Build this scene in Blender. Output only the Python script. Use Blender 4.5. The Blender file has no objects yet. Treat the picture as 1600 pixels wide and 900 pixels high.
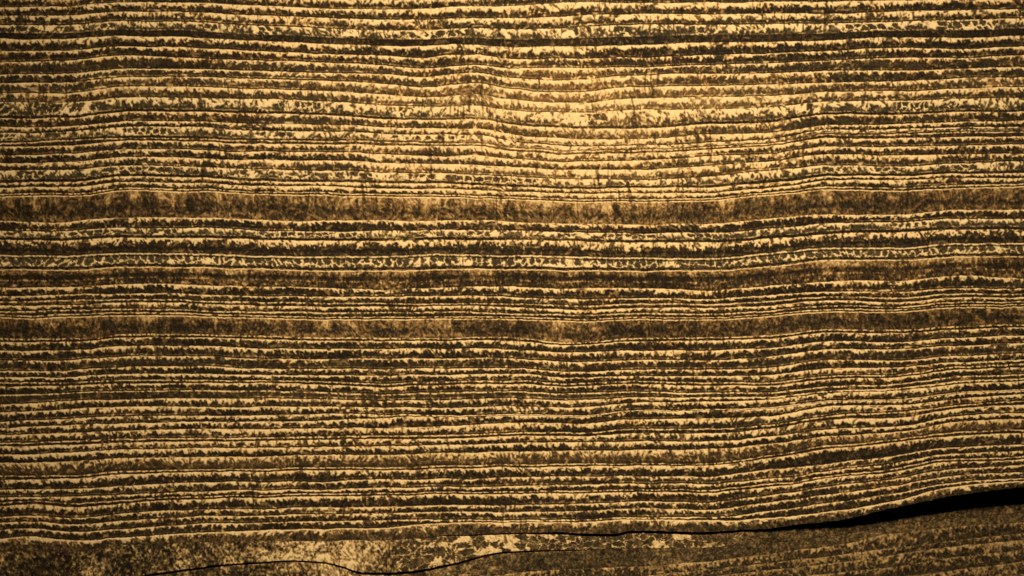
import bpy, math
import numpy as np

# ------------------------------------------------------------------ camera, world, light, exposure
S = 0.0001                       # one unit of the layer drawing = 0.1 mm; the view is 160 mm wide
sc = bpy.context.scene
C = sc.collection
BASE_Z = 0.055                   # height of the frame centre above the block's foot

cam_d = bpy.data.cameras.new("camera")
cam = bpy.data.objects.new("camera", cam_d)
C.objects.link(cam)
cam.location = (0.0, -0.5, BASE_Z)
cam.rotation_euler = (math.radians(90), 0, 0)
cam_d.sensor_width = 36.0
cam_d.lens = 36.0 * 0.5 / 0.16
cam_d.clip_start = 0.01
cam_d.clip_end = 20.0
cam_d.dof.use_dof = True
cam_d.dof.focus_distance = 0.5
cam_d.dof.aperture_fstop = 7.0
sc.camera = cam

world = bpy.data.worlds.new("World")
sc.world = world
world.use_nodes = True
bg = world.node_tree.nodes["Background"]
bg.inputs[0].default_value = (0.9, 0.8, 0.62, 1)
bg.inputs[1].default_value = 0.06

lamp_d = bpy.data.lights.new("lamp", 'SPOT')
lamp_d.energy = 13.8
lamp_d.color = (1.0, 0.885, 0.68)
lamp_d.shadow_soft_size = 0.045
lamp_d.spot_size = math.radians(35)
lamp_d.spot_blend = 1.0
lamp = bpy.data.objects.new("lamp", lamp_d)
C.objects.link(lamp)
lamp.location = (0.035, -0.34, BASE_Z + 0.26)
from mathutils import Vector
aim = Vector((0.012, 0.0, BASE_Z + 0.013))
lamp.rotation_euler = (aim - lamp.location).to_track_quat('-Z', 'Y').to_euler()

sc.view_settings.view_transform = 'Standard'
sc.view_settings.look = 'None'
sc.view_settings.gamma = 1.0
sc.view_settings.use_curve_mapping = False
sc.view_settings.exposure = 0.0
sc.cycles.filter_width = 1.6

# ------------------------------------------------------------------ noise
def vn(x, y, seed):
    """smooth value noise in 0..1, unit lattice"""
    x = np.asarray(x, float); y = np.asarray(y, float)
    ix = np.floor(x).astype(np.int64); iy = np.floor(y).astype(np.int64)
    fx = x - ix; fy = y - iy
    fx = fx * fx * (3 - 2 * fx); fy = fy * fy * (3 - 2 * fy)
    M = 0xffffffff
    def h(a, b):
        k = (a * 374761393 + b * 668265263 + seed * 974634541 + 12345) & M
        k = ((k ^ (k >> 13)) * 1274126177) & M
        k = ((k ^ (k >> 15)) * 2246822519) & M
        return ((k ^ (k >> 16)) & M) / 4294967296.0
    a = h(ix, iy); b = h(ix + 1, iy); c = h(ix, iy + 1); d = h(ix + 1, iy + 1)
    return (a + (b - a) * fx) * (1 - fy) + (c + (d - c) * fx) * fy

def sm(a, b, t):
    t = np.clip((t - a) / (b - a), 0, 1)
    return t * t * (3 - 2 * t)

# ------------------------------------------------------------------ course of every ring boundary (upper edge)
STX = [0, 50, 100, 150, 200, 300, 400, 500, 600, 660, 700, 740, 800, 870, 900, 1000, 1100, 1200, 1300, 1350, 1400, 1480, 1500, 1600]
def L(txt):
    p = [tuple(float(v) for v in q.split(':')) for q in txt.split()]
    return np.array([q[0] for q in p]), np.array([q[1] for q in p])

RINGS = [
 # name, course, profile, bright share, darkness, extra
 ('1',  '0:11 100:10 200:3 300:4 400:8 500:13 600:15 660:14 700:11 800:9 900:4 1000:4.5 1200:3.5 1300:2 1400:1 1500:-1 1600:-3', 'std', .55, .10),
 ('2',  '0:24 100:24 200:17.5 300:19.5 400:24.5 500:28 600:31 660:31 700:29 800:29 870:26 900:24 1000:22 1100:22.5 1200:21.5 1300:21 1400:18 1500:16 1600:14', 'std', .56, .12),
 ('3',  '0:39 100:39 200:33 300:35.5 400:41 500:44 600:47 660:47.5 700:45 750:44.5 800:46 870:44 900:42.5 1000:39 1100:39 1200:38 1300:36 1400:34 1500:31 1600:29', 'cellband', .58, .06),
 ('4',  '0:61 100:61 200:56 300:59 400:64.5 500:67.5 600:71 660:72 720:69.5 800:73.5 870:72.5 900:72.5 1000:71 1100:67 1200:65.5 1300:62.5 1400:59 1500:59 1600:55', 'std', .5, .06),
 ('5',  '0:79 100:79 200:72.5 300:74.5 400:80 500:84 600:87.5 660:91 700:87 740:86 800:92.5 900:92 1000:90 1100:86 1200:83.5 1300:79 1400:75 1500:76 1600:72.5', 'std', .36, .06),
 ('6',  '0:96 100:94.5 200:87.5 300:90.5 400:94.5 500:97.5 600:102.5 660:107.5 740:102 800:107.3 900:106 1000:105 1100:102 1200:99 1300:94 1400:90 1500:90 1600:86', 'std', .3, .14),
 ('7',  '0:116 100:115.5 200:107.5 300:107.5 400:110.5 500:114 600:116 660:121 740:114 800:122 870:126 900:124 1000:117 1100:116 1200:115.5 1300:111 1400:110 1500:107 1600:104', 'std', .36, .14),
 ('8',  '0:130 100:129 200:120.5 300:120 400:123 500:126 600:131 660:137 740:130 800:138.5 870:145 900:144 1000:136 1100:135 1200:132.5 1300:130 1400:127 1500:122 1600:120', 'std', .36, .22),
 ('9',  '0:146 100:146 200:135 300:135 400:139.5 500:141 600:147.5 660:152 740:147.5 800:155 870:161 900:161 1000:154 1100:152.5 1200:149.5 1300:144 1400:142.5 1500:139 1600:135', 'std', .5, .22),
 ('10', '0:160 100:160 200:152.5 300:152.5 400:155.3 500:157.5 600:164 660:166 740:165 800:173 870:176 900:176 1000:172.5 1100:171 1200:167 1300:159 1400:157.5 1500:155 1600:152.5', 'cellband', .85, .04),
 ('11', '0:185 100:184.5 200:174 300:174.5 400:178 500:180 600:185 660:187.5 740:186 800:195 870:200 900:201 1000:201 1100:195 1200:190.5 1300:179 1400:179 1500:175 1600:174', 'std', .3, .10),
 ('12', '0:199 100:198 200:189 300:190 400:193.5 500:195 600:198 660:201 740:201 800:210 870:216 900:217.5 1000:217.5 1100:211 1200:207 1300:196 1400:194 1500:190.5 1600:188', 'std', .52, .05),
 ('13', '0:209 100:206 200:198 300:198.5 400:203.5 500:205 600:209 660:211 740:210.5 800:221 870:227 900:229 1000:228 1100:224 1200:217.5 1300:203 1400:202 1500:199 1600:197.5', 'cellband', .8, .10),
 ('14', '0:224 200:215.5 400:218.5 600:221 700:224 740:224 800:231 900:236 1000:235 1100:230.5 1200:224 1300:210 1400:209.5 1500:206 1600:205', 'line', .5, .08),
 ('15', '0:229 100:228 200:219.5 300:221 400:224.3 600:226.5 700:228 740:228 800:236 900:241 1000:240 1100:235 1200:228 1300:216 1400:216 1500:214 1600:212.5', 'std', .42, .08),
 ('16', '0:242.5 100:241 200:232.5 300:234 400:237.3 500:238 600:240.5 700:244 740:243 800:248.5 900:252.5 1000:251 1100:245 1200:241 1300:229 1400:229 1500:227.5 1600:225', 'std', .42, .06),
 ('17', '0:254.5 100:254 200:244.5 300:247 400:250.3 500:251 600:254 700:256 800:260.5 900:265 1000:264.5 1100:259 1200:253 1300:241 1400:242 1500:241 1600:240', 'std', .5, .14),
 ('18', '0:266 100:266 200:259 300:261 400:264.5 500:266 600:269 700:271 800:275.5 900:280 1000:281 1100:276 1200:267 1300:259 1400:260 1500:255 1600:252.5', 'cellband', .78, .03),
 ('19', '0:285 100:284.5 200:276 300:277.5 400:283 500:284.5 600:285 700:287 800:291 900:295 1000:294 1100:292.5 1200:286 1300:276 1400:275 1500:271 1600:271', 'std', .5, .05),
 ('20', '0:292.5 100:292 200:285 300:286 400:290.7 500:291 600:294 700:295 800:299 900:302.5 1000:302.5 1100:301 1200:294 1300:282.5 1400:281 1500:277.5 1600:279', 'std', .55, .06),
 ('21', '0:302 100:302 200:294 300:295 400:299.7 500:301 600:302.5 700:304 800:307 900:311 1000:311.7 1100:309 1200:300.7 1300:292.5 1400:292.5 1500:288.5 1600:287.5', 'line', .55, .05),
 ('22', '0:306 100:306 200:297.8 300:299 400:303.2 500:305.2 600:306.4 700:307.8 800:310.8 900:315.3 1000:315.5 1100:312.7 1200:304.3 1300:297 1400:297 1500:293.3 1600:292', 'brown', .05, .20),
 ('23', '0:344.5 50:346.5 80:347.5 200:339.5 300:340 400:342.8 470:346 550:344 650:345 750:344 800:346.7 900:349.5 1000:350.8 1100:350 1200:341.7 1300:335.5 1400:335.8 1500:328.5 1600:328', 'std', .34, .04),
 ('24', '0:361 100:361 200:355.5 300:356 400:360 500:362.5 600:361 700:359.5 800:359.8 900:363.3 1000:364.3 1100:364 1200:358.3 1300:348.3 1400:347.3 1500:342.3 1600:342.5', 'cellband', .74, .03),
 ('25', '0:375 100:375.5 200:371 300:372 400:374.3 500:377 600:376 700:375 800:374.8 900:376.5 1000:379 1100:379 1200:373.5 1300:365 1400:362.5 1500:359 1600:359', 'deep', .3, .10),
 ('26', '0:399 100:399.5 200:395 300:396 400:399.5 500:401 600:400 700:397.5 800:398.8 900:400.5 1000:402.3 1100:404 1200:395.5 1300:387.5 1400:387.5 1500:380 1600:380', 'linecell', .8, .03),
 ('27', '0:421 100:422 200:417.5 300:417.5 400:419.5 500:422.5 600:423 700:421 800:420.5 900:422 1000:423 1100:423.5 1200:416.3 1300:406 1400:406 1500:401 1600:400', 'brown2', .06, .16),
 ('28', '0:449 100:449 200:444 300:445 400:447.3 500:450 600:452.5 700:449 800:448.3 900:451 1000:451 1100:454 1200:446.7 1300:439 1350:437.5 1400:439 1500:431 1600:435', 'std', .4, .05),
 ('29', '0:462.5 200:459 300:459.5 400:462.5 500:464 600:464 700:462 800:464.5 900:467.5 1000:466 1100:467.5 1200:461 1300:455 1400:456 1500:451 1600:450', 'std', .33, .06),
 ('30', '0:471 200:467.5 400:471.7 600:474 800:474 900:477 1000:474 1100:475 1200:470 1300:463 1400:465 1500:459 1600:458', 'line', .45, .08),
 ('31', '0:478 100:477 200:472.5 300:474 400:478 500:479.5 600:480 700:477.5 800:480 900:484 1000:481 1100:481 1200:477.5 1300:469.5 1350:471 1400:472.5 1500:465 1600:464', 'std', .5, .08),
 ('31b','0:487 200:482.5 400:487 600:488.5 700:486.5 800:490 900:491.5 1000:489 1100:490 1200:485.3 1300:477.3 1400:479.3 1500:471.5 1600:470.5', 'line', .42, .08),
 ('32', '0:492 50:493.5 100:491 200:488 300:489.5 400:492.7 500:495 600:495.7 700:494.3 800:495 900:498 1000:495.5 1100:496 1200:490.7 1300:483.3 1400:483.5 1500:476 1600:475', 'line', .5, .04),
 ('33', '0:496 50:498 100:496 200:493 300:494 400:496.7 500:499 600:499.6 700:497.7 800:499 900:501.5 1000:499.2 1100:499.5 1200:494.3 1300:487 1350:487.7 1400:487.3 1500:480 1600:479.3', 'brown', .05, .22),
 ('34', '0:528.5 100:529 150:527.5 200:522.3 300:522.8 400:524.7 500:527.5 600:528 700:529 740:526.5 800:527.5 870:534 900:534.5 1000:528 1100:527 1200:524 1300:514 1350:515.5 1400:515 1500:509 1600:506', 'line', .5, .05),
 ('35', '0:534 100:534 200:527.8 300:528 400:530 500:533 600:532.7 700:533 740:531.5 800:533.5 870:538 900:538.5 1000:533 1100:532 1200:529 1300:519 1350:520.5 1400:520 1500:514.5 1600:511', 'std', .34, .07),
 ('36', '0:548 100:547 200:541 300:541 400:544.3 500:546 600:545 700:545.5 740:544 800:547.3 900:550 1000:547.5 1100:547.5 1200:543.3 1300:532.5 1400:534 1500:527.5 1600:524', 'std', .42, .08),
 ('37', '0:564 100:563 200:557 300:557 400:559.5 500:561 600:560 700:560 750:559 800:561 900:565 1000:562.5 1100:563 1200:557.5 1300:545 1400:545 1500:540 1600:536', 'std', .32, .12),
 ('38', '0:580.5 100:579 200:573 300:572.5 400:575 500:576 600:577 700:575 800:575.5 900:581 1000:577.5 1100:577.5 1200:575 1300:562.5 1400:562.5 1500:556 1600:552.5', 'std', .42, .05),
 ('39', '0:590 100:589 200:584 300:584.5 400:586 500:586.5 600:587 700:585 800:584.5 900:590 1000:587.5 1100:587.5 1200:585.5 1300:576 1400:573 1500:566 1600:562.5', 'std', .42, .06),
 ('40', '0:597.5 100:597 200:593 300:594 400:595 500:596 600:599.5 700:595.5 800:595 900:599 1000:595 1100:597.5 1200:597 1300:587.5 1400:584.5 1500:572.5 1600:569', 'line', .5, .07),
 ('41', '0:604 100:602.5 200:599 300:599 400:599 500:601 600:605 700:601 800:600.3 900:604 1000:600 1100:602.5 1200:602 1300:592.5 1400:589 1500:577.5 1600:575', 'std', .4, .07),
 ('42', '0:617 200:611 300:610 400:611 500:613 600:616 700:612.7 800:612 900:615 1000:612 1100:613.5 1200:612.5 1300:604 1400:600 1500:587.5 1600:586', 'line', .35, .14),
 ('43', '0:632 100:627 200:624.5 300:622 400:623 500:624 600:626 700:625 800:622.5 900:626 1000:621 1100:620.5 1200:620 1300:611 1400:606.5 1500:595 1600:592', 'std', .45, .10),
 ('44', '0:644 100:640 200:635.5 300:635 400:636 500:635.5 600:636.5 700:637.5 800:635 900:637.5 1000:629 1100:627.5 1200:625 1300:614.5 1400:610 1500:600 1600:596', 'std', .5, .06),
 ('45', '0:659 100:655 200:650 300:649.5 400:649.5 500:647 560:647 640:648 700:649 800:647.3 900:649.5 1000:641 1100:639.5 1200:637 1300:626.5 1400:623.5 1500:612.5 1600:608.5', 'std', .45, .06),
 ('46', '0:669 100:665 200:661 300:659.5 400:659 500:657.5 560:655 640:651 700:651.5 800:649 900:651 1000:642.5 1100:641 1200:638.5 1300:628 1400:625 1500:614 1600:610', 'std', .45, .06),
 ('47', '0:680 100:677.5 200:672.5 300:670.5 400:671 500:669 600:669 700:666 800:660.5 900:662.5 1000:655 1100:654 1200:651 1300:635 1400:632.5 1500:622.5 1600:616', 'std', .55, .08),
 ('48', '0:692.5 100:690 200:686 270:684.2 300:685 400:683.5 500:681.5 600:681 700:679.5 800:676 900:676.3 1000:670 1100:670 1200:664.7 1300:649 1400:643.5 1500:632.5 1600:626', 'line', .45, .04),
 ('49', '0:697.5 100:696 200:692 270:689.5 300:690.5 400:688.7 500:686.7 600:686.3 700:685 800:681 900:682 1000:677 1100:677 1200:670.7 1300:655 1400:652.5 1500:637.5 1600:632.5', 'std', .55, .05),
 ('50', '0:711 100:707.5 200:702.5 270:700.5 400:699 500:698 600:697.5 700:695 800:692.3 900:691.3 1000:689.5 1100:689.3 1200:683 1300:670 1400:666 1500:650 1600:645', 'std', .55, .06),
 ('51', '0:724 100:721 200:716 270:714 400:713 500:711 600:711 700:708 800:705.5 900:705 1000:703 1100:702 1200:694.5 1300:681.5 1400:675 1500:659 1600:654', 'fuzzy', .27, .25),
 ('52', '0:743 100:742.5 200:736 300:733 400:732.5 500:730.5 600:730.5 700:727.5 800:725.5 900:725 1000:724 1100:725 1200:713 1300:696 1400:687 1480:676 1600:671', 'line', .45, .05),
 ('53', '0:750 100:747.5 200:741 300:737.5 400:736.7 500:735 600:735 700:732.5 800:730 900:729.5 1000:727.5 1100:728 1200:717.5 1300:701 1400:691.5 1480:681.5 1600:677', 'std', .42, .07),
 ('54', '0:765 100:764 200:759 270:755 400:752.8 500:752.5 600:749.7 700:749 800:745.5 900:745 1000:744 1100:745 1200:735 1300:724 1400:712.5 1480:699.5 1600:695', 'std', .36, .08),
 ('55', '0:778 100:776 200:772.5 300:768 400:765.5 500:765 600:762.5 700:761 800:759.5 900:757.5 1000:756 1100:756 1200:749 1300:736 1400:724 1480:710 1600:704', 'std', .5, .03),
 ('56', '0:786 50:782.5 120:786 200:780 300:775 400:772.8 500:771 600:770.5 700:769 800:767.5 900:767 1000:765 1100:765 1200:756.5 1300:743.5 1400:732 1480:718 1600:713', 'line', .5, .06),
 ('57', '0:792 50:788 120:792.5 200:785.5 300:779.5 400:777.5 500:775.5 600:774.5 700:772.5 800:771.3 900:771 1000:769 1100:769.5 1200:761.5 1300:747 1400:737 1480:722.5 1600:717.5', 'std', .42, .06),
 ('58', '0:809 50:804.5 120:809 200:801 300:796 400:795.3 500:792.5 600:792 700:790 800:789.3 900:787.5 1000:784 1100:785 1200:774 1300:760 1400:748 1480:734 1600:726', 'std', .36, .09),
 ('59', '0:817.5 50:814 120:819 200:812.5 300:807.5 400:805.3 500:803 600:802 700:800.5 800:799.5 900:798 1000:795 1100:797 1200:785 1300:772 1400:759 1480:744 1600:737.5', 'std', .36, .07),
 ('60', '0:827.5 50:825.5 120:831 200:826 300:819 400:816.3 500:814 600:813 700:812.5 800:812 900:811 1000:809 1100:809 1200:799 1300:785 1400:771 1480:755 1600:747', 'std', .32, .07),
 ('61', '0:841 50:839 120:845 200:840 300:832.5 400:829.3 500:826 600:825 640:821 700:817.5 800:815.5 900:815 1000:812 1100:814 1200:809.5 1300:799 1400:782.5 1480:761.5 1600:751', 'blob', .4, .2),
]
GAP1_TOP = '0:862 120:862 200:852 300:847 400:846 500:845 600:844.5 640:841 700:837 750:834 800:832.5 880:832.5 960:833.5 985:829.5 1020:830 1060:831.5 1100:830.5 1200:825.5 1250:819 1300:814 1350:804 1400:792.5 1450:782.5 1480:776 1520:770 1560:765 1600:760'
GAP1_BOT = '0:862.3 120:862.3 200:852.3 300:847.3 400:846.3 500:845.3 600:844.8 640:841.5 700:838 750:835.2 800:834 880:836 960:837 985:833 1020:833.5 1060:835 1100:834 1200:829.5 1250:828 1300:826 1350:822.5 1400:816 1450:809 1480:805 1520:797.5 1560:793 1600:791'
GAP2_TOP = '0:932 150:911 225:898 300:887.5 350:881.5 400:878.3 450:875 500:878 530:883.5 565:894 600:895.5 640:893 680:886 720:877.5 750:869 780:863 830:860 900:858.8 950:857.5 1000:857 1100:855 1200:849 1300:839 1400:823 1500:812 1600:804'
GAP2_BOT = '0:935 150:914 225:901.3 300:890.3 350:883.8 400:880.6 450:877.2 500:880.2 530:886 565:897.5 600:899 640:896.5 680:889.3 720:880.3 750:871.7 780:865.5 830:861.8 900:860.2 950:858 1000:857.3 1100:855.3 1200:849.3 1300:839.3 1400:823.3 1500:812.3 1600:804.3'
LOWER = [
 ('L1', None, 'mottle', .3, .2),
 ('L2', '0:1000 400:940 600:932 800:896 860:892 950:887.5 1050:882 1200:866 1300:855 1400:836 1500:826 1600:819', 'lowstd', .3, .2),
 ('L3', '0:1015 400:955 600:947 800:916 1000:900 1200:881 1300:871 1400:858.5 1480:849.5 1600:837', 'lowstd', .35, .2),
 ('L4', '0:1028 400:970 600:960 800:930 1000:912 1200:892.5 1350:877 1450:862 1600:847.5', 'lowstd', .35, .2),
 ('L5', '0:1045 400:985 600:977 800:948 1000:928 1200:907 1400:888 1480:876 1600:864', 'lowstd', .3, .2),
 ('L6', '0:1062 400:1002 600:995 800:968 1000:948 1200:926 1450:899 1600:882', 'lowstd', .3, .2),
 ('L7', '0:1080 400:1020 600:1013 800:988 1000:968 1200:946 1450:919 1600:902', 'lowstd', .3, .2),
 ('L8', '0:1098 400:1040 600:1033 800:1008 1000:988 1200:966 1450:939 1600:922', 'lowstd', .3, .2),
]

DX = 1.3
XMIN, XMAX = -150.0, 1750.0
xs = np.concatenate([np.arange(XMIN, -12, 4.0), np.arange(-12, 1612, DX), np.arange(1612, XMAX + 1, 4.0)])
NC = len(xs)

def course(txt):
    px, py = L(txt)
    # continue the end slopes gently past the measured stretch
    s0 = np.clip((py[1] - py[0]) / (px[1] - px[0]), -.08, .08); s1 = np.clip((py[-1] - py[-2]) / (px[-1] - px[-2]), -.12, .12)
    px = np.concatenate([[px[0] - 200], px, [px[-1] + 200]])
    py = np.concatenate([[py[0] - 200 * s0 * .6], py, [py[-1] + 200 * s1]])
    # monotone cubic (PCHIP)
    hh = np.diff(px); dl = np.diff(py) / hh
    m = np.zeros(len(px))
    for i in range(1, len(px) - 1):
        if dl[i - 1] * dl[i] > 0:
            w1 = 2 * hh[i] + hh[i - 1]; w2 = hh[i] + 2 * hh[i - 1]
            m[i] = (w1 + w2) / (w1 / dl[i - 1] + w2 / dl[i])
    m[0] = dl[0]; m[-1] = dl[-1]
    i = np.clip(np.searchsorted(px, xs) - 1, 0, len(px) - 2)
    t = (xs - px[i]) / hh[i]
    return ((2*t**3 - 3*t**2 + 1) * py[i] + (t**3 - 2*t**2 + t) * hh[i] * m[i]
            + (-2*t**3 + 3*t**2) * py[i+1] + (t**3 - t**2) * hh[i] * m[i+1])

def wobble(y):
    """small wander that neighbouring rings share"""
    return (vn(xs / 46, y / 30, 71) - .5) * 2.2 + (vn(xs / 17, y / 14, 72) - .5) * 1.0 + (vn(xs / 5, y / 4, 73) - .5) * .9 + (vn(xs / 2.7, y / 3, 74) - .5) * .7

# ------------------------------------------------------------------ shape of the cut face (depth, + towards the viewer)
def lay(x, y):
    return (vn(x / 260, y / 190, 5) - .5) * 5.0 + (vn(x / 90, y / 60, 6) - .5) * 1.6

def fibre(x, y, d, seed):
    """oblique torn-fibre noise, about -0.5..0.5; the lean changes from place to place"""
    lean = (vn(x / 19, y / 60, seed + 31) - .5) * 1.5
    u = x + lean * np.minimum(d, 30.0) * np.where(d > 30, 30.0 / np.maximum(d, 1), 1.0) + (vn(x / 6, y / 6, seed + 32) - .5) * 3
    q = .62 * vn(u / 2.1, d / 4.6 + 3.3, seed) + .38 * vn(u / 4.2 + .37, d / 3.6 + 1.7, seed + 1)
    return (q - .5) * 1.6

def rays(x, y):
    """narrow medullary rays that cross the rings"""
    xw = x + (vn(x / 200, y / 45, 8) - .5) * 10
    a = vn(xw / 2.6, y / 24, 9)
    b = vn(xw / 34, y / 16, 10)
    return sm(.74, .92, a) * sm(.34, .66, b)

def vessels(x, y, d, seed, wx, wy, light, wall=.16, lean_k=1.4):
    """packed dark vessel openings with light walls: 1 = light wall or light cell, 0 = dark opening"""
    n1 = vn(x / 3.2, d / 3.0, seed + 5) - .5
    n2 = vn(x / 3.0, d / 3.4, seed + 6) - .5
    lean = (vn(x / 40, y / 60, seed + 9) - .5) * lean_k
    px = (x + lean * d) / wx + n1 * .42
    py = d / wy + n2 * .36
    ix = np.floor(px).astype(np.int64); iy = np.floor(py).astype(np.int64)
    f1 = np.full(x.shape, 9.0); f2 = np.full(x.shape, 9.0); lit = np.zeros(x.shape)
    for ox in (-1, 0, 1):
        for oy in (-1, 0, 1):
            a = ix + ox; b = iy + oy
            r1 = vn(a * 3.0, b * 3.0, seed + 61); r2 = vn(a * 3.0, b * 3.0, seed + 62); r3 = vn(a * 3.0, b * 3.0, seed + 63)
            dd = np.hypot(px - (a + .12 + .76 * r1), py - (b + .12 + .76 * r2))
            nearer = dd < f1
            f2 = np.where(nearer, f1, np.minimum(f2, dd))
            lit = np.where(nearer, r3, lit)
            f1 = np.where(nearer, dd, f1)
    w = wall * (.5 + 1.4 * vn(x / 22, y / 14, seed + 64))
    return np.maximum(sm(w + .07, w - .07, f2 - f1), (lit < light).astype(float))

def tissue(kind, x, y, d, T, bf, dk, seed):
    """light late wood = 1 ... dark open pores = 0; brown = share of the reddish fibrous tissue"""
    f = fibre(x, y, d, seed); g = fibre(x * .83 + 31, y, d * .9 + 7, seed + 40)
    fine = vn(x / 1.7, y / 2.0, seed + 7) - .5
    lowf = vn(x / 75, y / 40, seed + 11) - .5
    mid = vn(x / 9, d / 14, seed + 13) - .5
    wave = vn(x / 28, y / 90, seed + 19) - .5
    patch = vn(x / 330 + 3.1, y / 170, 17)                           # broad uneven wear over the board
    pale = np.exp(-((x - 870) / 380) ** 2 - ((y - 205) / 145) ** 2) * .85 + .25 * (patch - .5)  # centre glow painted into the wood tone; the patch term adds wear
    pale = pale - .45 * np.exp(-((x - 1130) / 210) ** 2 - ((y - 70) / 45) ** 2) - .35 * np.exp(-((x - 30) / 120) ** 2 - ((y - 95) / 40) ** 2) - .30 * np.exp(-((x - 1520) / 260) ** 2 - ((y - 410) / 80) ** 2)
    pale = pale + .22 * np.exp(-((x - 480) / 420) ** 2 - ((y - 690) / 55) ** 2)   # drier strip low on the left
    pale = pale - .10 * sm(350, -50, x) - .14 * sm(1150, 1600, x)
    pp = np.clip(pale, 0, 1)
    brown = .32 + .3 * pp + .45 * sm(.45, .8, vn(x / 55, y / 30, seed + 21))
    e = fibre(x * .9 + 77, y, d * 1.15 + 2, seed + 80)
    spk = sm(.10, .42, e)
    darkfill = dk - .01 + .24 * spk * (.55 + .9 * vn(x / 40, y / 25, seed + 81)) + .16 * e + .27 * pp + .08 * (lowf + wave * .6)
    toplip = sm(-.1, .9, d)
    beads = sm(.54, .74, vn(x / 2.8, y * 0 + seed * .37, seed + 25)) * (.35 + .65 * sm(.25, .6, vn(x / 60, y / 30, seed + 26)))
    v = d / T
    if kind in ('std', 'line'):
        if kind == 'line':
            b = np.minimum(T * bf, 2.3) + .8 * wave + .6 * lowf
            fld = (b - d) / 1.3 + .95 * f + .5 * mid + .3 * fine
            t = sm(-.32, .32, fld)
            t = t * (1 - .8 * beads)
        else:
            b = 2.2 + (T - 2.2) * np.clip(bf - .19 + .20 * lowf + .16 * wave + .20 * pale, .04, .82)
            w = np.clip(T * .30, 1.7, 4.6)
            tooth = vn((x + .35 * d * np.sign(lowf)) / 3.4, d / 9 + 4.4, seed + 15) - .5
            fld = (b - d) / w + 1.15 * f + 1.35 * tooth + .55 * mid + .5 * fine
            t = sm(-.38, .38, fld)
            # torn specks in the light wood
            t = t * (1 - sm(.20, .40, g + .22 * lowf - .10 * pale) * .7)
            lip = sm(2.5, 1.1, d + .9 * f)
            t = np.maximum(t, lip * (1 - .55 * beads))
        fade = sm(.60, .80, vn(x / 34, y / 30, seed + 23)) * .7
        t = t * (1 - fade * sm(-.10, .15, g))
        bright = 1 - .20 * np.clip(g + .22, 0, 1)
        dark = darkfill - .09 * sm(.5, 1.0, v) + .04
        under = sm(.30, .46, e + .25 * lowf) * sm(.62, .80, v) * sm(5, 9, T)          # torn light fibres low in the dark tissue
        dark = dark + .18 * under
        has = .9 if (seed % 5) < 3 else .5
        twin = np.exp(-((d - (T - 2.6 - .8 * wave)) / .85) ** 2) * sm(7, 10, T) * has * sm(.25, .6, vn(x / 85, y / 60, seed + 27)) * (1 - .7 * beads)
        dark = dark + .55 * twin
    elif kind == 'cellband':
        Tb = T * bf
        cl = vessels(x, y, d, seed, 9.0 + 1.6 * (seed % 3), np.maximum(Tb * .74, 6), .22 + .55 * lowf + .34 * pp, .15)
        tooth = vn((x + .4 * d * np.sign(wave)) / 3.6, d / 8 + 2.2, seed + 15) - .5
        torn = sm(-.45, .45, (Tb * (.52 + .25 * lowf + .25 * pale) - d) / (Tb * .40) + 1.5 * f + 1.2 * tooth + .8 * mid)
        open_ = sm(.46, .60, vn(x / 42, y * 0 + seed * .61, seed + 16) + .12 * g)
        cl = cl * open_ + torn * (1 - open_)
        cl = np.maximum(cl, sm(2.8, 1.3, d + 1.6 * f))
        cl = cl * (1 - sm(.10, .30, g + .3 * lowf - .06 * pale) * .8)
        edge = (Tb - d) / 1.6 + 1.0 * f
        t = cl * sm(-.4, .4, edge)
        t = np.maximum(t, np.exp(-((d - Tb + .9) / .9) ** 2) * .75 * sm(.05, -.15, f))
        bright = 1 - .16 * np.clip(g + .25, 0, 1)
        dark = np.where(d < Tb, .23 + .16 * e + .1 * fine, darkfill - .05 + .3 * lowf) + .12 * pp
        brown = np.where(d < Tb, .5 * pp, brown)
    elif kind == 'linecell':
        ln = sm(.5, -.5, (d - 2.6) + 1.2 * f)
        dl = np.exp(-((d - 4.0) / 1.0) ** 2)
        Tb = T * bf
        cl = vessels(x, y, d, seed, 11.5, np.maximum(Tb * .75, 8), .10 + .4 * lowf, .14)
        cl = cl * (1 - sm(.22, .34, g) * .7)
        t = np.maximum(cl * sm(-.4, .4, (Tb - d) / 1.2 + f) * (1 - .75 * dl), ln * (1 - .5 * beads))
        bl = np.exp(-((d - (T - 1.2)) / .9) ** 2)
        t = np.maximum(t, .6 * bl * sm(-.1, .2, g))
        bright = 1 - .14 * np.clip(g + .25, 0, 1)
        dark = np.where((d < Tb) & (d > 5), .28 + .12 * f, dk)
        brown = np.where(d < Tb, 0.0, brown)
    elif kind in ('brown', 'brown2'):
        ln = sm(.6, -.6, (d - 1.9) + 1.1 * f) * (1 - .5 * beads)
        c0 = .62 if kind == 'brown' else .42
        streak = vn(x / 6, y / 40, seed + 29) - .5
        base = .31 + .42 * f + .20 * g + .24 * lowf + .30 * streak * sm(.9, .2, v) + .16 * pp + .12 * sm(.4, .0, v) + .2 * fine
        hollow = np.exp(-((v - c0 - .06 * wave) / (.17 if kind == 'brown' else .11)) ** 2)
        base = base - (.15 if kind == 'brown' else .22) * hollow * (1 + .8 * lowf)
        knots = sm(.66, .80, vn(x / 19, y / 60, seed + 37)) * .22 * sm(1.0, .3, v)
        base = base + knots
        if kind == 'brown2':
            ml = np.exp(-((v - .63) / .045) ** 2) * sm(-.1, .2, g)
            base = base - .03 - .13 * sm(.30, .45, v) + .22 * sm(.18, .36, e + .2 * lowf) + .40 * ml * sm(.15, .5, vn(x / 120, y / 50, 91)) + .2 * np.exp(-((v - .86) / .03) ** 2) * sm(0, .2, e)
        t = ln
        bright = 1 - .1 * np.clip(g + .25, 0, 1)
        dark = np.clip(base, .04, .8)
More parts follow.
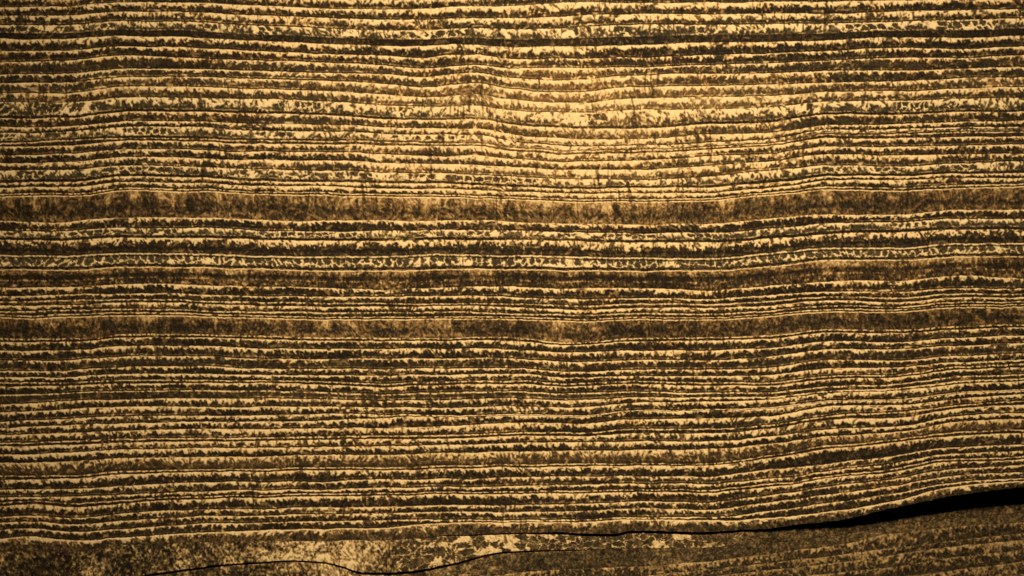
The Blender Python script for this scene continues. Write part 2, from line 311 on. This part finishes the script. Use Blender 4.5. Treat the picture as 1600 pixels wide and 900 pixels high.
        brown = .55 + .4 * vn(x / 14, y / 14, seed + 41)
    elif kind == 'deep':
        b = T * np.clip(bf + .18 * lowf + .15 * wave + .12 * pale, .1, .9)
        fld = (b - d) / 4.6 + 2.3 * f + 1.3 * mid + .6 * fine
        t = np.maximum(sm(-.28, .28, fld), sm(2.4, 1.0, d + .8 * f) * (1 - .8 * beads))
        t = t * (1 - sm(.10, .32, g + .2 * lowf) * .75)
        bright = 1 - .16 * np.clip(g + .25, 0, 1)
        hollow = np.exp(-((v - .67 - .03 * wave) / .10) ** 2)
        dark = .13 + .30 * spk + .12 * e + .12 * pp - .22 * hollow - .05 * sm(.75, .9, v) + .16 * np.exp(-((v - .86) / .04) ** 2) * sm(0, .2, g)
        brown = np.full_like(x, .5)
    elif kind == 'fuzzy':
        fld = (T * (bf + .12 * lowf) - d) / (T * .42) + 1.8 * f + .5 * fine
        t = sm(-.5, .5, fld) * .93
        bright = 1 - .15 * np.clip(g + .25, 0, 1)
        dark = darkfill - .16 * sm(.7, 1, v) + .03
        brown = np.full_like(x, .6)
    elif kind == 'blob':
        cl = vessels(x, y, d, seed, 12.0, 13.0, .30 + .3 * lowf, .12)
        fld = (T * (bf + .2 * lowf) - d) / 4.5 + 1.7 * f + .9 * mid
        t = sm(-.4, .4, fld) * (.25 + .75 * cl)
        t = np.maximum(t, sm(3.2, 1.4, d + 1.5 * f))
        bright = 1 - .14 * np.clip(g + .25, 0, 1)
        dark = .27 + .34 * f + .14 * g + .1 * lowf + .16 * fine - .13 * sm(1000, 1400, x) * sm(.2, .9, v)
        brown = .3 + .4 * vn(x / 20, y / 20, seed + 41)
    elif kind == 'mottle':
        # soft wide layer: fine speckle on the left, an open network of light walls further right
        m2 = vn(x / 4.2, y / 5.0, seed + 56) - .5
        left = .40 + .62 * f + .30 * g + .35 * lowf + .45 * fine + .25 * m2 + .36 * np.exp(-((x - 535) / 75) ** 2) - .05 + .34 * (vn(x / 22, y / 15, seed + 53) - .5) - .12 * sm(170, -40, x)
        wx_ = x + (vn(x / 14, y / 12, seed + 71) - .5) * 12 + (vn(x / 4.5, y / 4.5, seed + 73) - .5) * 4; wy_ = y + (vn(x / 14, y / 12, seed + 72) - .5) * 10 + (vn(x / 4.5, y / 4.5, seed + 74) - .5) * 4
        cl = vessels(wx_, wy_, wy_, seed, 15.0, 13.0, .26 + 1.1 * (vn(x / 38, y / 26, seed + 57) - .5) - .12 * sm(930, 1080, x), .075, 0.0)
        right = .25 + .18 * f + .16 * g + .1 * fine + cl * (.68 - .12 * sm(950, 1200, x)) * (1 - sm(.16, .32, g) * .55)
        far = .28 + .24 * f + .17 * g + .22 * lowf + .2 * fine + .16 * m2
        q = sm(1050, 1260, x)
        right = right * (1 - q) + q * far
        if dk > .25:                                                   # the layer under the lower split is darker and finer
            right = far * (1.0 - .1 * q) + .25 * cl * sm(900, 700, x)
            left = left * .92
        s = sm(-3, 3, x - 614 - 11 * (vn(y / 7, y * 0 + 2.5, 57) - .5) - 4 * f)
        t = np.clip(left * (1 - s) + right * s, 0, 1)
        bright = np.ones_like(x); dark = np.zeros_like(x)
        brown = .12 + .35 * vn(x / 20, y / 20, seed + 41)
    else:   # lowstd: weathered layers of the lower section
        b = T * np.clip(bf + .3 * lowf + .15 * wave, .1, .9)
        fld = (b - d) / (T * .42) + 1.9 * f + .6 * mid + .6 * fine
        t = sm(-.8, .8, fld) * (.32 + .34 * vn(x / 60, y / 20, seed + 61))
        t = np.maximum(t, sm(.16, .34, g + .3 * lowf) * .42)
        bright = np.ones_like(x)
        dark = .20 + .18 * f + .13 * g + .08 * lowf + .2 * fine
        brown = .2 + .35 * vn(x / 20, y / 20, seed + 41)
    if kind not in ('mottle',):
        t = t * (.6 + .4 * toplip)
    tone = np.clip(dark, .02, 1) * (1 - t) + bright * t
    tone = tone * (1 - .5 * rays(x, y)) + .22 * fine
    red = sm(.84, .93, vn(x / 3.1, y / 2.6, 63)) * sm(.45, .7, vn(x / 70, y / 40, 64))
    return np.clip(tone, 0, 1), np.clip(brown + .6 * red + .5 * (vn(x / 3.5, y / 3.5, 65) - .5), 0, 1), t

# ------------------------------------------------------------------ materials
def wood_material(name, gloss):
    m = bpy.data.materials.new(name); m.use_nodes = True
    nt = m.node_tree; N = nt.nodes; K = nt.links
    bs = N["Principled BSDF"]
    a1 = N.new("ShaderNodeAttribute"); a1.attribute_name = "late_wood"
    a2 = N.new("ShaderNodeAttribute"); a2.attribute_name = "brown_tissue"
    tc = N.new("ShaderNodeTexCoord")
    nz = N.new("ShaderNodeTexNoise"); nz.inputs["Scale"].default_value = 4200; nz.inputs["Detail"].default_value = 3
    K.new(tc.outputs["Object"], nz.inputs["Vector"])
    ad = N.new("ShaderNodeMath"); ad.operation = 'MULTIPLY_ADD'
    K.new(nz.outputs[0], ad.inputs[0]); ad.inputs[1].default_value = .22
    K.new(a1.outputs["Fac"], ad.inputs[2])
    sb = N.new("ShaderNodeMath"); sb.operation = 'SUBTRACT'; sb.inputs[1].default_value = .11
    K.new(ad.outputs[0], sb.inputs[0])
    def ramp(stops):
        r = N.new("ShaderNodeValToRGB"); e = r.color_ramp.elements
        e[0].position, e[0].color = stops[0][0], (*stops[0][1], 1)
        e[1].position, e[1].color = stops[-1][0], (*stops[-1][1], 1)
        for p, c in stops[1:-1]:
            q = e.new(p); q.color = (*c, 1)
        K.new(sb.outputs[0], r.inputs[0]); return r
    grey = ramp([(0, (.009, .006, .003)), (.28, (.046, .032, .0135)), (.52, (.170, .104, .038)), (.78, (.46, .305, .128)), (.97, (.70, .495, .235))])
    red = ramp([(0, (.010, .006, .003)), (.28, (.056, .031, .011)), (.52, (.205, .104, .032)), (.78, (.48, .288, .104)), (.97, (.70, .475, .215))])
    mx = N.new("ShaderNodeMix"); mx.data_type = 'RGBA'
    K.new(a2.outputs["Fac"], mx.inputs[0]); K.new(grey.outputs[0], mx.inputs[6]); K.new(red.outputs[0], mx.inputs[7])
    K.new(mx.outputs[2], bs.inputs["Base Color"])
    bs.inputs["Roughness"].default_value = gloss
    bs.inputs["Specular IOR Level"].default_value = .06
    bp = N.new("ShaderNodeBump"); bp.inputs["Strength"].default_value = .35; bp.inputs["Distance"].default_value = .00006
    K.new(nz.outputs[0], bp.inputs["Height"]); K.new(bp.outputs[0], bs.inputs["Normal"])
    return m

def inner_material(name):
    m = bpy.data.materials.new(name); m.use_nodes = True
    nt = m.node_tree; N = nt.nodes; K = nt.links
    bs = N["Principled BSDF"]
    tc = N.new("ShaderNodeTexCoord")
    mp = N.new("ShaderNodeMapping"); mp.inputs["Scale"].default_value = (900, 120, 900)
    nz = N.new("ShaderNodeTexNoise"); nz.inputs["Scale"].default_value = 1.0; nz.inputs["Detail"].default_value = 5
    r = N.new("ShaderNodeValToRGB"); e = r.color_ramp.elements
    e[0].position, e[0].color = .3, (.030, .023, .013, 1)
    e[1].position, e[1].color = .8, (.10, .072, .038, 1)
    K.new(tc.outputs["Object"], mp.inputs["Vector"]); K.new(mp.outputs[0], nz.inputs["Vector"])
    K.new(nz.outputs[0], r.inputs[0]); K.new(r.outputs[0], bs.inputs["Base Color"])
    bs.inputs["Roughness"].default_value = .9
    bs.inputs["Specular IOR Level"].default_value = .1
    return m

M_WOOD = wood_material("weathered_wood", .72)
M_INNER = inner_material("aged_wood_inside_split")

# ------------------------------------------------------------------ mesh helpers
def grid_object(name, X, Y, Z, tone, brown, parent, mat):
    nr, nc = X.shape
    co = np.stack([X, Y, Z], -1).reshape(-1, 3).astype(np.float32)
    i = np.arange(nr * nc).reshape(nr, nc)
    q = np.stack([i[:-1, :-1], i[1:, :-1], i[1:, 1:], i[:-1, 1:]], -1).reshape(-1, 4).astype(np.int32)
    me = bpy.data.meshes.new(name)
    me.vertices.add(len(co)); me.vertices.foreach_set("co", co.ravel())
    me.loops.add(q.size); me.loops.foreach_set("vertex_index", q.ravel())
    me.polygons.add(len(q))
    me.polygons.foreach_set("loop_start", np.arange(0, q.size, 4, dtype=np.int32))
    me.update(calc_edges=True)
    me.polygons.foreach_set("use_smooth", np.ones(len(q), dtype=bool))
    for nm, arr in (("late_wood", tone), ("brown_tissue", brown)):
        at = me.attributes.new(nm, 'FLOAT', 'POINT')
        at.data.foreach_set("value", arr.astype(np.float32).ravel())
    me.materials.append(mat)
    o = bpy.data.objects.new(name, me); C.objects.link(o); o.parent = parent
    return o

def band(name, y0, y1, kind, bf, dk, seed, parent, setback=None, bulge=0.0, dy=1.3, skirt=28.0):
    """one growth ring: a solid strip between two courses with its own worn relief"""
    T = np.maximum(y1 - y0, .25)
    n = max(3, int(math.ceil(np.percentile(T, 90) / dy)) + 1)
    v = np.linspace(0, 1, n)[:, None]
    D = v * T[None, :]
    X = np.repeat(xs[None, :], n, 0)
    Yp = y0[None, :] + D
    TT = np.repeat(T[None, :], n, 0)
    tone, brown, t = tissue(kind, X, Yp, D, TT, bf, dk, seed)
    # relief: hard late wood stands proud, the soft dark tissue is worn back
    h = 2.1 * (tone - .35) + .35 * (vn(X / 4, Yp / 4, seed + 77) - .5) + lay(X, Yp) + bulge
    h = h - .3 * np.exp(-(D / .9) ** 2) - .3 * np.exp(-((TT - D) / .9) ** 2)       # joint between rings
    if setback is not None:
        h = h - setback(X, Yp)
    # skirt rows and end columns close the strip to the back
    back = h.min() - skirt
    h = np.vstack([np.full((1, NC), back), h[:1], h, h[-1:], np.full((1, NC), back)])   # doubled edge rows keep the edge crisp
    h[:, 0] = back; h[:, -1] = back
    X = np.vstack([X[:1], X[:1], X, X[-1:], X[-1:]]); Yp = np.vstack([Yp[:1], Yp[:1], Yp, Yp[-1:], Yp[-1:]])
    tone = np.vstack([tone[:1] * .6, tone[:1], tone, tone[-1:], tone[-1:] * .6]); brown = np.vstack([brown[:1], brown[:1], brown, brown[-1:], brown[-1:]])
    return grid_object(name, (X - 800) * S, -h * S, (450 - Yp) * S, tone, brown, parent, M_WOOD)

def body(name, ytop, ybot, front, rear, parent):
    """the wood behind the cut face, with a full-depth wall along each split"""
    sel = np.unique(np.concatenate([np.arange(0, NC, 5), [NC - 1]]))
    x = xs[sel]
    f = front(x, (ytop[sel] + ybot[sel]) / 2)
    rows = [(ytop[sel], rear + 0 * f), (ytop[sel], f), (ybot[sel], f), (ybot[sel], rear + 0 * f)]
    vs = []
    for yy, dd in rows:
        vs += [((a - 800) * S, b * S, (450 - c) * S) for a, b, c in zip(x, dd, yy)]
    n = len(x); fs = []
    for r in range(4):
        r2 = (r + 1) % 4
        for k in range(n - 1):
            fs.append((r * n + k, r * n + k + 1, r2 * n + k + 1, r2 * n + k))
    fs.append(tuple(r * n for r in range(4))); fs.append(tuple(r * n + n - 1 for r in reversed(range(4))))
    me = bpy.data.meshes.new(name); me.from_pydata(vs, [], fs); me.update()
    me.materials.append(M_INNER)
    o = bpy.data.objects.new(name, me); C.objects.link(o); o.parent = parent
    return o

# ------------------------------------------------------------------ the block
root = bpy.data.objects.new("wood_block", None)
C.objects.link(root)
root.location = (0, 0, BASE_Z)
root.empty_display_size = .02
root["label"] = "weathered tan and brown wood block with wavy growth rings and a black split below"
root["category"] = "wood"

DROP = lambda x, y: 40 * sm(1040, 1620, x) + .0 * y            # the lower section sinks back towards the right
DROP_MID = lambda x, y: DROP(x, y) + 1.0

wob = lambda c: c + wobble(c)
upper = [(n, course(t), k, b, d) for n, t, k, b, d in RINGS]
first = upper[0][1]
# rings that go on above the picture
above = []
for j in range(8, 0, -1):
    above.append(('a%d' % j, first - 13.5 * j - 3 * (j % 2), 'std', .45 + .1 * (j % 3), .08))
upper = above + upper
ends = course(GAP1_TOP)
courses = [wob(u[1]) for u in upper] + [wob(ends)]
for i in range(1, len(courses)):
    courses[i] = np.maximum(courses[i], courses[i - 1] + .35)
g1top = courses[-1]

part_u = body("upper_section", courses[0], g1top - .4, lambda x, y: 24 + 0 * x, 150.0, root)
part_u["label"] = "broad upper section with tight tan and brown rings"

rear = body("rear_section", courses[0], courses[0] * 0 + 1120, lambda x, y: 151 + 0 * x, 420.0, root)

NAMES = {'cellband': 'pore_band', 'linecell': 'pore_band', 'brown': 'dark_band', 'brown2': 'dark_band', 'deep': 'dark_band'}
for i, (n, c, k, b, d) in enumerate(upper):
    out = n.startswith('a')
    bulge = (vn(i * 1.7, .5, 88) - .5) * 1.6 - (1.2 if k in ('brown', 'brown2', 'deep') else 0)
    band(NAMES.get(k, 'growth_ring'), courses[i], courses[i + 1], k, b, d, 100 + 13 * i, part_u, bulge=float(bulge), dy=2.2 if out else 1.3)

g1bot = np.maximum(wob(course(GAP1_BOT)) + 1.2 * sm(640, 720, xs) * sm(1300, 1150, xs), g1top + .25)
g2top = np.maximum(course(GAP2_TOP) + wobble(course(GAP2_TOP)) * .6, g1bot + 3)
g2bot = np.maximum(course(GAP2_BOT) + wobble(course(GAP2_TOP)) * .6 + 1.1 * sm(940, 860, xs), g2top + .25)

part_m = body("middle_layer", g1bot + .4, g2top - .4, lambda x, y: 30 + DROP(x, y), 150.0, root)
part_m["label"] = "soft mottled layer between the two splits"
band("mottled_layer", g1bot, g2top, 'mottle', .3, .2, 1501, part_m, setback=DROP_MID)

low = [('L1', g2bot, 'mottle', .3, .3)] + [(n, wob(course(t)), k, b, d) for n, t, k, b, d in LOWER[1:]]
lc = [q[1] for q in low]
lc.append(lc[-1] + 20)
for i in range(1, len(lc)):
    lc[i] = np.maximum(lc[i], lc[i - 1] + .35)
part_l = body("lower_section", g2bot + .4, lc[-1], lambda x, y: 32 + DROP(x, y), 150.0, root)
part_l["label"] = "darker lower section set back below the black split"
for i, (n, c, k, b, d) in enumerate(low):
    band('growth_ring', lc[i], lc[i + 1], k, b, d, 1600 + 17 * i, part_l, setback=lambda x, y: DROP(x, y) + 2.0, dy=1.4 if i < 6 else 2.4)
